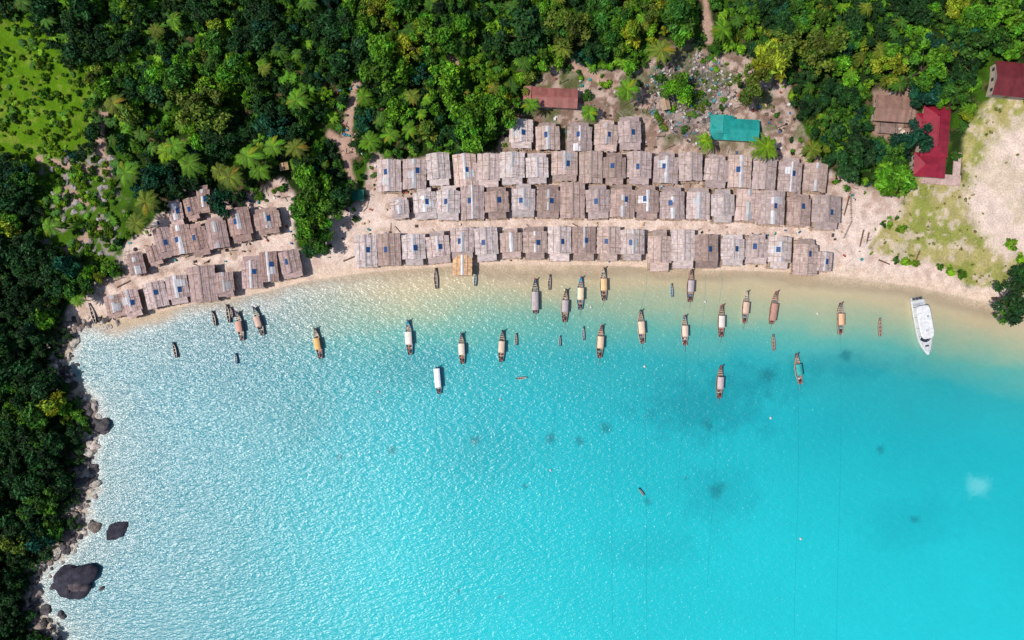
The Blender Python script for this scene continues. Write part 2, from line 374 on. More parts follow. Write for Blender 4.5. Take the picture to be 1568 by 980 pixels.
PSING = [(290, 252, 5), (378, 236, 4.8), (415, 222, 4.4), (456, 230, 4.6), (350, 272, 5), (215, 315, 5.2), (195, 270, 4.4), (330, 262, 4), (955, 126, 5), (1020, 80, 5), (1080, 220, 3.6), (1168, 226, 4.6), (1244, 230, 3.8),
    (813, 160, 3.8), (868, 75, 4), (600, 205, 3.8), (462, 155, 4.2), (250, 235, 4), (120, 460, 3), (632, 196, 3.8), (1108, 48, 4), (905, 165, 3), (172, 150, 4.2), (80, 345, 3.8), (560, 215, 3.6), (205, 345, 3.8), (265, 222, 4), (395, 262, 4)]
# forest
gx, gy = np.meshgrid(np.arange(-170, 1740, 13.5), np.arange(-160, 1060, 13.5))
gx = gx.ravel()+np.random.uniform(-7, 7, gx.size); gy = gy.ravel()+np.random.uniform(-7, 7, gy.size)
n1 = (fbm(gx/22, gy/22, 21)-.5)*44
ok = sdf(gx, gy, LAND) > 7
for poly, mg in ((SANDA, -6), (SANDB, -6), (CLEAR, -8), (GRASSR, -6), (PLOT, -2), (MEADOW, 0), (SCRUB, 4)):
    ok &= (sdf(gx, gy, poly)+n1*.5) < mg
ok &= ~((gx > 1500) & (gy > 80) & (gy < 500)); ok &= ~((gx > 1395) & (gx < 1470) & (gy > 155) & (gy < 290))
ok &= ~((gx > 1300) & (gy > 320))
for (x, y, R) in PSING: ok &= np.hypot(gx-x, gy-y) > R*4.2
for p in PATHS:
    for (x0, y0), (x1, y1) in zip(p[:-1], p[1:]):
        t = np.clip(((gx-x0)*(x1-x0)+(gy-y0)*(y1-y0))/((x1-x0)**2+(y1-y0)**2), 0, 1)
        ok &= np.hypot(gx-x0-t*(x1-x0), gy-y0-t*(y1-y0)) > 10
gx = gx[ok]; gy = gy[ok]
wx = (gx-784)*S; wy = (490-gy)*S; wz = gz(wx, wy)
zn = fbm(gx/70, gy/70, 61, 3); zn2 = fbm(gx/40, gy/40, 66, 3)
sda = np.abs(sdf(gx, gy, SANDA)); sdb = np.abs(sdf(gx, gy, SANDB)); sdl = sdf(gx, gy, LAND)
forest = empty('rainforest')
cnt = 0
for i in range(len(gx)):
    x, y = gx[i], gy[i]; r = random.random()
    west = x < 170 and y > 230
    dn = zn[i]
    edge = min(sda[i], sdb[i]) if y > 120 else 99
    big = zn2[i] > .50 or west
    if big and r < .42: R = random.uniform(2.4, 4.5); me = random.choice(TREES); hf = 1.3
    elif r < (.62 if big else .40): R = random.uniform(1.4, 2.6); me = random.choice(TREES); hf = 1.3
    elif r < (.65 if big else .48) and not west: R = random.uniform(2.1, 3.2); me = random.choice(PALMS); hf = 2.0
    elif r < (.78 if big else .72) and not west: R = random.uniform(1.5, 2.4); me = random.choice(BAN); hf = .6
    else: R = random.uniform(1.2, 2.4); me = random.choice(SHRUBS); hf = .6
    if edge < 25: R *= .75
    q = random.random()*.9+ (dn-.5)*2.2+.01
    if west: q -= .32
    if 0 < x < 480 and y < 120: q += .06
    if 560 < x < 780 and y < 220: q += .22
    if x > 1200: q -= .08
    szz = 1.0
    if x < 170 and sdl[i] < 26 and y > 470:
        R = min(R*.75, 2.2); szz = .6
    if q < .28: c = PAL['dark']
    elif q < .40: c = PAL['teal'] if random.random() < .4 else PAL['dark']
    elif q < .66: c = PAL['mid']
    elif q < .88: c = PAL['bright']
    elif q < .97: c = PAL['olive']
    else: c = PAL['yel'] if random.random() < .3 else PAL['lime']
    if me in PALMS: c = random.choice([PAL['bright'], PAL['olive'], PAL['mid'], PAL['mid']])
    if me in BAN: c = random.choice([PAL['lime'], PAL['bright'], PAL['bright'], PAL['mid']])
    c = jit(c, .25)
    h = R*hf; z = float(wz[i]); f_ = 1-(z+h)/H
    X_, Y_ = wx[i]*f_, wy[i]*f_
    o = inst('forest_tree', me, X_, Y_, R, c, forest, z=z-.2, sz=szz); cnt += 1
print('forest', cnt)
mead = empty('meadow_undergrowth')
def insd(x, y, *polys):
    A = np.array([x]), np.array([y]); return [sdf(*A, p)[0] for p in polys]
for k in range(1300):
    x = random.uniform(-60, 200); y = random.uniform(15, 420)
    a_, b_ = insd(x, y, MEADOW, SCRUB)
    im = a_ > 2; isc = b_ > 0
    if not (im or isc): continue
    if isc and random.random() < .35: continue
    if im and vnoise(x/18, y/18, 12) < .38 and random.random() < .7: continue
    R = random.uniform(.4, 1.3)*(1.6 if random.random() < .1 else 1) if im else random.uniform(.6, 1.9)
    inst('bush', random.choice(SHRUBS+BAN[:1]), x, y, R, jit(random.choice([(.14, .27, .008), PAL['bright'], (.12, .25, .008), PAL['mid']]), .3), mead, .5)
for k in range(420):
    x = random.uniform(1320, 1600); y = random.uniform(130, 460)
    if insd(x, y, GRASSR)[0] < 2 or vnoise(x/25, y/25, 3) < .5: continue
    inst('grass_tuft', random.choice(SHRUBS), x, y, random.uniform(.25, .7), jit(random.choice([(.24, .24, .06), (.15, .2, .04), (.3, .27, .11)]), .2), mead, .5)
for k in range(1300):
    x = random.uniform(180, 1400); y = random.uniform(70, 400)
    dd = max(insd(x, y, SANDA, SANDB)); lim = 30 if y < 240 and x > 740 else 12
    if dd < 0 or dd > lim: continue
    inst('bush', random.choice(SHRUBS+BAN[:1]), x, y, random.uniform(.45, 1.3), jit(random.choice([PAL['bright'], PAL['mid'], PAL['lime'], PAL['dark']]), .25), mead, .5)
for k in range(60):
    a_ = random.uniform(0, 6.28); r = random.random()*95
    inst('bush', random.choice(SHRUBS+BAN), 1070+r*math.cos(a_), 150+r*.7*math.sin(a_), random.uniform(.5, 1.5), jit(random.choice([PAL['bright'], PAL['mid'], PAL['olive']]), .25), mead, .5)

for (x, y, R, c, v) in SINGLE: inst('broadleaf_tree', TREES[v], x, y, R*1.06, jit(PAL[c], .1))
for (x, y, R) in PSING: inst('palm_tree', random.choice(PALMS), x, y, R*.98, jit(random.choice([PAL['bright'], PAL['lime'], PAL['olive'], PAL['bright']]), .15), None, 2.0)
for (x, y, R, sx) in [(1388, 400, 2.2, 2), (1372, 398, 1.6, 1), (1402, 404, 1.6, 1), (1455, 414, 2.3, 1), (1472, 420, 2, 1), (1440, 408, 1.5, 1), (1380, 350, 2, 1), (1363, 345, 1.4, 1), (1465, 240, 1.8, 1), (545, 335, 1.5, 1), (925, 130, 2, 1), (1345, 250, 3, 1), (1550, 375, 2.3, 1), (1562, 395, 2, 1),
    (900, 145, 2.2, 1), (1010, 120, 2, 1), (1215, 150, 2.3, 1), (1240, 250, 1.6, 1), (430, 290, 1.8, 1), (395, 300, 1.8, 1), (1005, 175, 1.5, 1)]:
    inst('shrub', random.choice(SHRUBS), x, y, R, jit(random.choice([PAL['bright'], PAL['mid'], PAL['lime']]), .2), None, .5)

# ------------------------------------------------------------ huts
K_ = 1.06
TH = [alb(180, 161, 156, K_), alb(162, 144, 140, K_), alb(194, 177, 172, K_), alb(158, 136, 128, K_), alb(176, 154, 145, K_), alb(184, 170, 167, K_)]
def slope(mb, xr, zr, xe, ze, y0, y1, base, nc=6, pan=1.0):
    npn = max(2, int((y1-y0)/pan)); ln = math.hypot(xe-xr, ze-zr)
    for j in range(nc):
        fa = 1-j/nc; fb = max(0, 1-(j+1.35)/nc)
        for k in range(npn):
            ya = y0+(y1-y0)*k/npn; yb = y0+(y1-y0)*(k+1)/npn; e0 = random.uniform(0, .045); lift = .06+random.uniform(0, .04)
            if k == 0: ya -= random.uniform(0, .22)
            if k == npn-1: yb += random.uniform(0, .22)
            c = jit(base, .2)
            P = lambda f_, y_, up: (xr+(xe-xr)*f_, y_, zr+(ze-zr)*f_+up)
            mb.face([P(fa+e0, ya, lift), P(fa+e0+random.uniform(-.02, .02), yb, lift), P(fb, yb, 0.01), P(fb, ya, 0.01)], c)
            mb.face([P(fa+e0, ya, lift), P(fa+e0, yb, lift), P(fa+e0, yb, lift-.12), P(fa+e0, ya, lift-.12)], jit(base, .1))
def hut(px, py, w, h, rot, kind=None, tint=None):
    W = w*S*.955; D = h*S*.97*random.uniform(.95, 1.03); eave = 2.4; pitch = math.tan(math.radians(random.uniform(18, 24))); ridge = eave+W/2*pitch
    lift = .8; x, y, z = place(px+random.uniform(-1, 1), py+random.uniform(-1.5, 1.5), lift+(eave+ridge)/2)
    e = empty('thatched_hut', (x, y, z+lift), rot); base = np.array(tint if tint is not None else random.choice(TH))*random.uniform(.84, 1.12)
    porch = random.random() < .6; yp = -D/2+(D*.2 if porch else 0)
    back = random.random() < .35; yb = D/2-(D*.16 if back else 0)
    mb = MB()
    for sg in (-1, 1): slope(mb, 0, ridge, sg*W/2, eave, yp, yb, base*random.uniform(.93, 1.07)*(1.0 if sg < 0 else 1.1), pan=random.choice([.8, 1.0, 1.2]))  # right slope painted lighter to offset its shading on the side away from the sun
    for yy in (yp+.25, yb-.25): # gable triangles
        mb.face([(-W/2+.2, yy, eave), (W/2-.2, yy, eave), (0, yy, ridge-.1)], base*.6)
    def lean(ya, yb_, za, zb, ww, bb):
        n = max(3, int(ww/.9))
        for k in range(n):
            xa = -ww/2+ww*k/n; xb = -ww/2+ww*(k+1)/n; o = random.uniform(0, .3)*(1 if yb_ > ya else -1)
            for q in range(3):
                f0 = q/3; f1 = min(1, (q+1.2)/3)
                mb.face([(xa, ya+(yb_-ya)*f0, za+(zb-za)*f0+.0), (xb, ya+(yb_-ya)*f0, za+(zb-za)*f0), (xb, ya+(yb_-ya)*f1+(o if q == 2 else 0), za+(zb-za)*f1+.07), (xa, ya+(yb_-ya)*f1+(o if q == 2 else 0), za+(zb-za)*f1+.07)], jit(bb, .15))
    if porch: lean(yp+.3, -D/2, eave+.35, eave-.25, W*random.uniform(.75, .98), base*random.uniform(.75, 1.12))
    if back: lean(yb-.3, D/2, eave+.3, eave-.3, W*random.uniform(.6, .9), base*random.uniform(.7, 1.1))
    mb.obj('roof', [M_thatch], e)
    mb = MB(); bam = alb(165, 142, 120)
    for sg in (-1, 1):
        for k in range(random.randint(2, 4)):
            yy = random.uniform(yp+.2, yb-.2); mb.beam((0, yy, ridge+.12), (sg*W/2*1.03, yy+random.uniform(-.2, .2), eave+.14), .09, jit(bam, .3), 0, 4)
        mb.beam((sg*W*.28, yp, ridge-(ridge-eave)*.56+.16), (sg*W*.28, yb, ridge-(ridge-eave)*.56+.16), .08, jit(bam, .3), 0, 4)
    mb.obj('roof_battens', [M_wood], e)
    mb = MB(); tin = random.random() < .55; cw = random.uniform(.35, .75) if tin else .35
    cc = alb(210, 206, 208, .92)*random.uniform(.65, 1.05) if tin else base*.8
    n = 5
    for k in range(n):
        a0 = yp-.1+(yb-yp+.2)*k/n; a1 = yp-.1+(yb-yp+.2)*(k+1)/n
        if tin and random.random() < .15: continue
        for sg in (-1, 1):
            w_ = cw*random.uniform(.75, 1.15); c_ = jit(cc, .12)
            mb.face([(0, a0, ridge+.17), (0, a1, ridge+.17), (sg*w_, a1, ridge+.17-w_*pitch), (sg*w_, a0, ridge+.17-w_*pitch)], c_)
    if tin and random.random() < .5:
        sg = random.choice((-1, 1)); a0 = random.uniform(yp, yb-2.5)
        for q in range(random.randint(1, 3)):
            x0 = .5+q*.75; mb.face([(sg*x0, a0, ridge+.16-x0*pitch), (sg*(x0+.7), a0, ridge+.16-(x0+.7)*pitch), (sg*(x0+.7), a0+2.2, ridge+.17-(x0+.7)*pitch), (sg*x0, a0+2.2, ridge+.17-x0*pitch)], jit(cc, .15))
    mb.obj('ridge_cap', [M_metal if tin else M_thatch], e)
    mb = MB(); ww = W-1.3; d0 = yp+.9; d1 = yb-.5; wc = alb(140, 112, 88)
    npn = 6
    for sg in (-1, 1):
        for k in range(npn):
            a0 = d0+(d1-d0)*k/npn; a1 = d0+(d1-d0)*(k+1)/npn
            mb.face([(sg*ww/2, a0, 0), (sg*ww/2, a1, 0), (sg*ww/2, a1, eave+.2), (sg*ww/2, a0, eave+.2)], jit(wc, .15))
    for yy in (d0, d1):
        for k in range(4):
            a0 = -ww/2+ww*k/4; a1 = -ww/2+ww*(k+1)/4
            if yy == d0 and k == 1:
                mb.face([(a0, yy, 2.0), (a1, yy, 2.0), (a1, yy, eave+.2), (a0, yy, eave+.2)], jit(wc, .15)); continue
            mb.face([(a0, yy, 0), (a1, yy, 0), (a1, yy, eave+.2), (a0, yy, eave+.2)], jit(wc, .15))
    mb.obj('walls', [M_wood], e)
    mb = MB(); mb.box((-ww/8*1.0, d0+.05, 1.0), (ww/4-.05, .05, 1.95), alb(70, 60, 52)); mb.obj('door', [M_wood], e)
    mb = MB()
    for sg in (-1, 1): mb.box((sg*(ww/2+.03), (d0+d1)/2, 1.4), (.05, .9, .8), alb(40, 38, 36))
    mb.obj('window', [M_wood], e)
    mb = MB(); n = int(W/.4)
    for k in range(n): mb.box((-W/2+.3+(W-.6)*(k+.5)/n, random.uniform(-.1, .1)-.1, -.05), ((W-.6)/n-.05, D*1.0+random.uniform(0, .4), .08), jit(alb(190, 164, 144), .2))
    for xx in (-W/2+.5, 0, W/2-.5):
        for yy in (-D/2+.4, -D/6, D/6, D/2-.4): mb.beam((xx, yy, -1.6), (xx, yy, -.06), .18, jit(alb(110, 90, 75)), 0, 5)
    for xx in (-W/2+.5, W/2-.5):
        for yy in (-D/2+.4, D/2-.4): mb.beam((xx, yy, 0), (xx, yy, eave-.1), .12, jit(alb(110, 90, 75)), 0, 5)
    mb.obj('stilt_deck', [M_wood], e)
    if random.random() < .72:
        mb = MB(); sg = random.choice((-1, 1, 1)); x0 = random.uniform(.1, .5); x1 = x0+random.uniform(.85, 1.15); y0 = random.uniform(-1, .2); y1 = y0+random.uniform(1.5, 1.75)
        zf = lambda q: ridge+.24-q*pitch
        mb.face([(sg*x0, y0, zf(x0)), (sg*x1, y0, zf(x1)), (sg*x1, y1, zf(x1)), (sg*x0, y1, zf(x0))], alb(110, 128, 155))
        for i in range(2):
            for j in range(3):
                xa = x0+.03+(x1-x0-.04)*i/2; xb = xa+(x1-x0-.04)/2-.02; ya = y0+.03+(y1-y0-.04)*j/3; yb2 = ya+(y1-y0-.04)/3-.02
                mb.face([(sg*xa, ya, zf(xa)+.02), (sg*xb, ya, zf(xb)+.02), (sg*xb, yb2, zf(xb)+.02), (sg*xa, yb2, zf(xa)+.02)], jit(alb(28, 76, 132), .15))
        mb.obj('solar_panel', [M_panel], e)
    return e
def rr(x): return math.radians(-(x-880)/400*5+random.uniform(-3, 3))
R1 = [(798, 204, 37, 44), (839, 208, 37, 42), (888, 208, 38, 46), (928, 205, 36, 48), (964, 204, 35, 52)]
R2 = [(596, 268, 37, 47), (634, 266, 36, 44), (671, 259, 36, 48), (711, 261, 36, 48), (748, 259, 36, 50), (785, 258, 38, 50), (823, 256, 35, 48), (865, 255, 40, 46), (905, 257, 36, 50), (942, 257, 35, 50), (980, 257, 37, 50),
      (1020, 255, 38, 48), (1058, 255, 36, 42), (1098, 262, 38, 50), (1134, 263, 36, 48), (1172, 267, 36, 48), (1211, 267, 36, 54), (1250, 272, 36, 42)]
R3 = [(612, 319, 28, 32), (650, 312, 36, 48), (686, 311, 36, 52), (723, 309, 36, 50), (761, 309, 37, 50), (801, 306, 36, 50), (839, 308, 36, 50), (876, 307, 38, 54), (915, 308, 37, 50), (954, 307, 38, 50), (992, 308, 36, 50),
      (1030, 311, 38, 50), (1070, 312, 36, 50), (1107, 315, 36, 52), (1145, 315, 36, 48), (1184, 319, 40, 50), (1225, 321, 36, 50), (1268, 326, 44, 50)]
R4 = [(559, 383, 34, 50), (595, 383, 36, 50), (633, 381, 36, 48), (671, 378, 36, 50), (707, 371, 36, 44), (744, 375, 36, 50), (782, 371, 34, 46), (820, 373, 37, 48), (858, 372, 36, 50), (894, 372, 36, 50), (933, 372, 36, 50), (970, 374, 37, 48),
      (1010, 382, 37, 62), (1047, 381, 36, 58), (1083, 383, 36, 52), (1122, 383, 36, 48), (1159, 382, 35, 44), (1195, 387, 36, 48), (1235, 392, 38, 56)]
for r in (R1, R2, R3, R4):
    for (x, y, w, h) in r: hut(x, y, w, h, rr(x))
hut(1262, 400, 24, 28, -.1)
hut(708, 405, 30, 32, 0, tint=alb(222, 180, 140, .95))
LC = [(268, 326, 22, 40, 12), (292, 320, 22, 32, 12), (311, 305, 20, 40, 8), (250, 372, 26, 44, 15), (276, 368, 30, 44, 12), (303, 365, 28, 50, 12), (332, 357, 32, 50, 12), (366, 345, 35, 50, 8), (409, 338, 40, 40, 10),
      (207, 403, 24, 34, 14), (235, 390, 22, 30, 14), (175, 470, 30, 32, 16), (201, 465, 28, 42, 14), (238, 452, 34, 40, 14), (271, 442, 34, 42, 8), (309, 434, 42, 54, 6), (344, 436, 28, 36, 8), (384, 415, 32, 50, 5), (412, 408, 26, 45, 8), (444, 405, 32, 42, 14)]
for (x, y, w, h, a) in LC: hut(x, y, w, h, math.radians(a+random.uniform(-3, 3)), tint=random.choice(TH)*np.array([.9, .83, .83]))

# ------------------------------------------------------------ tin-roofed houses
def house(name, px, py, w, h, rot, col, ridge_axis='y', pitch=20, wings=(), eave=3.0, hip=False, zoff=0.0):
    x, y, z = place(px, py, eave+1); e = empty(name, (x, y, z+zoff), rot)
    def part(cx, cy, W, D, ax, ev, nm):
        mb = MB(); tp = math.tan(math.radians(pitch)); half = (W if ax == 'y' else D)/2; rg = ev+half*tp; L = D if ax == 'y' else W
        n = max(3, int(L/.9)); hp = half*.8 if hip else 0
        T = (lambda a, b_, z_: (cx+a, cy+b_, z_)) if ax == 'y' else (lambda a, b_, z_: (cx+b_, cy+a, z_))
        for sg in (-1, 1):
            for k in range(n):
                b0 = -L/2+L*k/n; b1 = -L/2+L*(k+1)/n; c_ = jit(col, .13)
                def top(b_):
                    lim = L/2-abs(b_); return half*(1-min(1, lim/hp)) if hp else 0
                t0, t1 = top(b0), top(b1)
                for q in range(2):
                    def pt(b_, tt, fr): a_ = half-(half-tt)*fr; return T(sg*a_, b_, rg-a_*tp)
                    mb.face([pt(b0, t0, q/2), pt(b1, t1, q/2), pt(b1, t1, (q+1)/2), pt(b0, t0, (q+1)/2)], jit(c_, .05))
        for sg in (-1, 1):
            if hip: mb.face([T(-half, sg*L/2, ev+.0), T(half, sg*L/2, ev+.0), T(0, sg*(L/2-hp), rg)], jit(col, .1))
            else: mb.face([T(-half+.3, sg*(L/2-.3), ev), T(half-.3, sg*(L/2-.3), ev), T(0, sg*(L/2-.3), rg-.1)], alb(170, 160, 150))
        Lr = L/2-hp
        a_, b_ = T(0, -Lr, rg+.05), T(0, Lr, rg+.05); mb.beam(a_, b_, .3, np.array(col)*1.15)
        mb.obj(nm, [M_metal], e)
        mb = MB(); wc = alb(196, 180, 165); mb.box((cx, cy, (ev-.3)/2-.4), (W-1.2, D-1.2, ev-.3+.8), wc)
        mb.obj('walls', [M_wood], e)
        mb = MB()
        for k in range(3):
            for sg in (-1, 1): mb.box((cx+sg*(W-1.2)/2, cy-D*.3+k*D*.3, 1.5), (.06, 1.0, 1.1), alb(50, 60, 68))
        mb.box((cx, cy-(D-1.2)/2, 1.0), (1.0, .08, 2.0), alb(90, 60, 45)); mb.obj('windows_and_door', [M_panel], e)
    part(0, 0, w*S*.97, h*S*.97, ridge_axis, eave, 'roof')
    for (dx, dy, ww, hh, ax, ev) in wings: part(dx*S, -dy*S, ww*S, hh*S, ax, ev, 'wing_roof')
    return e
house('red_roof_house', 1436, 200, 42, 78, math.radians(-4), alb(156, 36, 58), 'y', 18, wings=((-4, 50, 48, 36, 'x', 2.5), (-20, -12, 18, 30, 'x', 2.35)), hip=True)
house('dark_red_roof_house', 1556, 120, 60, 52, math.radians(-6), alb(118, 45, 50), 'x', 16)
house('rusty_roof_house', 850, 148, 70, 30, math.radians(-3), alb(162, 100, 92), 'x', 16, wings=((-36, -4, 22, 24, 'y', 2.3),))
house('teal_roof_house', 1127, 197, 74, 34, math.radians(-3), alb(36, 160, 152), 'x', 12, wings=((-20, -6, 36, 28, 'y', 3.25),))
house('teal_roof_shed', 547, 298, 18, 17, 0, alb(25, 120, 95), 'y', 10, eave=2.2)
house('unfinished_house', 1370, 165, 56, 40, math.radians(-4), alb(160, 124, 110), 'x', 8, eave=2.2)
house('plank_shed', 1362, 195, 30, 16, math.radians(-4), alb(160, 135, 125), 'x', 8, eave=1.8)
house('timber_shed', 1020, 158, 14, 18, .2, alb(188, 160, 130), 'y', 14, eave=2)
house('timber_shed', 433, 254, 14, 12, .2, alb(196, 160, 120), 'y', 14, eave=2)
x, y, z = place(1440, 275); mb = MB(); mb.box((0, 0, 0), (12, 3.2, .5), alb(205, 175, 165)); mb.box((4.6, 4, .02), (2.2, 9, .4), alb(214, 184, 174))
o = mb.obj('concrete_terrace', [M_ground]); o.location = (x, y, z+.1); o.rotation_euler = (0, 0, -.07)

# ------------------------------------------------------------ clutter
mb = MB(); DC = [alb(190, 170, 155), alb(120, 100, 88), alb(90, 80, 75), alb(225, 222, 220), alb(60, 120, 170), alb(40, 150, 150), alb(170, 90, 70), alb(150, 140, 135), alb(60, 55, 55), alb(210, 180, 140)]
DG = [alb(150, 142, 138), alb(190, 180, 175), alb(110, 104, 102), alb(215, 205, 200), alb(160, 135, 120), alb(80, 76, 74), alb(170, 150, 140), alb(70, 150, 160)]
def junk(x, y, big=1.0, DC=DC):
    X_, Y_, z = place(x, y, .3); r = random.random(); c = jit(random.choice(DC), .25); a = random.uniform(0, 3.14)
    if r < .4: L = random.uniform(1, 3.5)*big; mb.beam((X_, Y_, z+.15), (X_+L*math.cos(a), Y_+L*math.sin(a), z+.2+random.uniform(0, .3)), random.uniform(.1, .25), jit(random.choice(DC[:3]), .3), 0, 4)
    elif r < .8: mb.box((X_, Y_, z+.2), (random.uniform(.3, 1.1)*big, random.uniform(.3, .9)*big, random.uniform(.2, .7)), c, 0, a)
    else: mb.beam((X_, Y_, z), (X_, Y_, z+.6), random.uniform(.4, .8), c, 0, 8)
for _ in range(1700):
    x = random.uniform(180, 1330); y = random.uniform(110, 410)
    if y > 325 and y < 352 and x > 560 and random.random() < .8: continue
    if max(insd(x, y, SANDA, SANDB)) < 3: continue
    if insd(x, y, LAND)[0] < 4: continue
    if x > 460 and y > 360 and random.random() < .5: continue
    junk(x, y)
for _ in range(650):
    a = random.uniform(0, 6.28); r = math.sqrt(random.random()); junk(1058+r*70*math.cos(a), 150+r*72*math.sin(a), .9, DG)
for _ in range(70): junk(random.uniform(1338, 1400), random.uniform(140, 210))
for _ in range(60): junk(random.uniform(510, 560), random.uniform(130, 240))
mb.obj('village_debris', [M_debris])
for (x0, y0, x1, y1) in [(1322, 352, 1316, 378), (1330, 356, 1326, 374), (1345, 398, 1362, 405), (1408, 384, 1402, 398), (526, 400, 545, 392), (1300, 300, 1292, 330), (180, 440, 200, 430)]:
    a = place(x0, y0); b_ = place(x1, y1); mb = MB(); mb.beam((a[0], a[1], a[2]+.2), (b_[0], b_[1], b_[2]+.22), .5, alb(120, 98, 82), 0, 7, .35)
    mb.beam(((a[0]+b_[0])/2, (a[1]+b_[1])/2, a[2]+.3), ((a[0]+b_[0])/2+.8, (a[1]+b_[1])/2+.6, a[2]+.9), .16, alb(120, 98, 82), 0, 5, .06)
    mb.obj('driftwood_log', [M_bark])
def fence(pts):
    mb = MB()
    for (x0, y0), (x1, y1) in zip(pts[:-1], pts[1:]):
        a = Vector(place(x0, y0)); b_ = Vector(place(x1, y1)); n = max(2, int((a-b_).length/1.2))
        for k in range(n+1): p = a.lerp(b_, k/n); mb.beam(p, p+Vector((0, 0, 1.2)), .12, alb(130, 110, 95), 0, 5)
        for hh in (.5, 1.0): mb.beam(a+Vector((0, 0, hh)), b_+Vector((0, 0, hh)), .08, alb(150, 128, 110), 0, 4)
    mb.obj('pole_fence', [M_wood])
fence([(1300, 290), (1302, 340), (1290, 365)]); fence([(150, 440), (190, 425), (195, 385)])

# ------------------------------------------------------------ rocks
def rock_mb(mb, x, y, z, rx, ry, rz_, seed, col, sub=3):
    import bmesh
    bm = bmesh.new(); bmesh.ops.create_icosphere(bm, subdivisions=sub, radius=1)
    rs = random.Random(seed); a = rs.uniform(0, 3); ca, sa = math.cos(a), math.sin(a); o = rs.uniform(0, 50)
    V = []
    for v in bm.verts:
        p = v.co; k = 1+.32*math.sin(p.x*2.3+o)*math.cos(p.y*2.7+o*1.3)+.16*math.sin(p.z*5+p.x*4+o)+.07*math.sin(p.y*11+o)*math.cos(p.x*9)
        q = Vector((p.x*rx*k, p.y*ry*k, p.z*rz_*k)); V.append((x+q.x*ca-q.y*sa, y+q.x*sa+q.y*ca, z+q.z))
    i0 = len(mb.v); mb.v.extend(V)
    for fc in bm.faces: mb.f.append(tuple(i0+v.index for v in fc.verts)); mb.c.append(jit(col, .12)); mb.m.append(0)
    bm.free()
for i, (x, y, rx, ry) in enumerate([(112, 893, 31, 22), (173, 816, 16, 10), (148, 652, 13, 15), (118, 715, 9, 7), (138, 720, 8, 6), (62, 938, 9, 7), (88, 946, 6, 6), (34, 945, 10, 8), (118, 745, 12, 14), (130, 628, 11, 8), (74, 902, 5, 4), (150, 905, 4, 3), (186, 806, 4, 3)]):
    X_, Y_ = (x-784)*S*.99, (490-y)*S*.99; mb = MB(); col = alb(60, 58, 70) if i < 2 else alb(96, 90, 92)
    rock_mb(mb, 0, 0, 0, rx*S, ry*S, min(rx, ry)*S*.6, i+3, col, 4 if i < 3 else 3)
    if i == 0: rock_mb(mb, 1.3, -1.2, .6, rx*S*.45, ry*S*.5, 2.0, 91, alb(104, 92, 96)); rock_mb(mb, -2.8, -.8, .2, 2.6, 2.1, 1.8, 95, alb(72, 66, 74))
    o = mb.obj('boulder', [M_rock]); o.location = (X_, Y_, .1); o.data.polygons.foreach_set('use_smooth', np.ones(len(o.data.polygons), bool))
mb = MB()
cw = COAST[:17]
for _ in range(560):
    k = random.randrange(len(cw)-1); t = random.random(); x = cw[k][0]*(1-t)+cw[k+1][0]*t+random.gauss(2, 9); y = cw[k][1]*(1-t)+cw[k+1][1]*t+random.gauss(0, 6)
    r = random.uniform(.2, .9)*(2.0 if random.random() < .1 else 1); rock_mb(mb, (x-784)*S, (490-y)*S, max(-.1, g1((x-784)*S, (490-y)*S)), r*1.2, r, r*.7, _, jit(random.choice([alb(150, 134, 126), alb(90, 84, 84), alb(200, 186, 176)]), .2), 2)
mb.obj('shore_rocks', [M_rock])
mb = MB()
for _ in range(110):
    x = random.uniform(50, 180); y = random.uniform(240, 400); X_, Y_, z = place(x, y)
    if vnoise(x/20, y/20, 8) > .5: r = random.uniform(.3, 1.0); rock_mb(mb, X_, Y_, z, r*1.2, r, r*.6, _, alb(165, 155, 150), 2)
mb.obj('hillside_rocks', [M_rock])

# ------------------------------------------------------------ boats
def hull(mb, L, W, outer, inner, rim, fl=.2, rise=1.3):
    n = 16; rows = []
    for i in range(n+1):
        t = i/n; y = -L/2+L*t
        w = W/2*(.55+.45*math.sin(math.pi/2*t/.45) if t < .45 else max(.03, math.cos(math.pi/2*(t-.45)/.55)**.85))
        sh = .62+.25*(1-t)**2+rise*max(0, t-.62)**2/.145; kz = -.35+max(0, t-.75)*2.2*rise*.6; g = min(.13, w*.4)
        fz = max(fl, kz+.15)
        rows.append([(0, y, kz), (w*.72, y, kz*.4+.05+max(0, t-.75)*.8), (w, y, sh), (w-g, y, sh+.01), ((w-g)*.82, y, min(fz, sh-.1)), (0, y, min(fz, sh-.1))])
    cols = [outer, outer, rim, inner, inner]
    for i in range(n):
        for j in range(5):
            for sg in (1, -1):
                q = [rows[i][j], rows[i+1][j], rows[i+1][j+1], rows[i][j+1]]; q = [(sg*a, b_, c_) for a, b_, c_ in q]
                mb.face(q if sg > 0 else q[::-1], jit(cols[j], .06 if j != 4 else .18))
    r = rows[0]
    for sg in (1, -1): mb.face([(sg*a, b_, c_) for a, b_, c_ in (r[0], r[1], r[2])]+[(0, r[2][1], r[2][2])], outer)
    for sg in (1, -1): mb.face([(0, r[2][1]+.02, r[2][2]-.02), (sg*r[3][0], r[2][1]+.02, r[2][2]-.02), (sg*r[4][0], r[2][1]+.02, fl), (0, r[2][1]+.02, fl)], inner)
    return rows
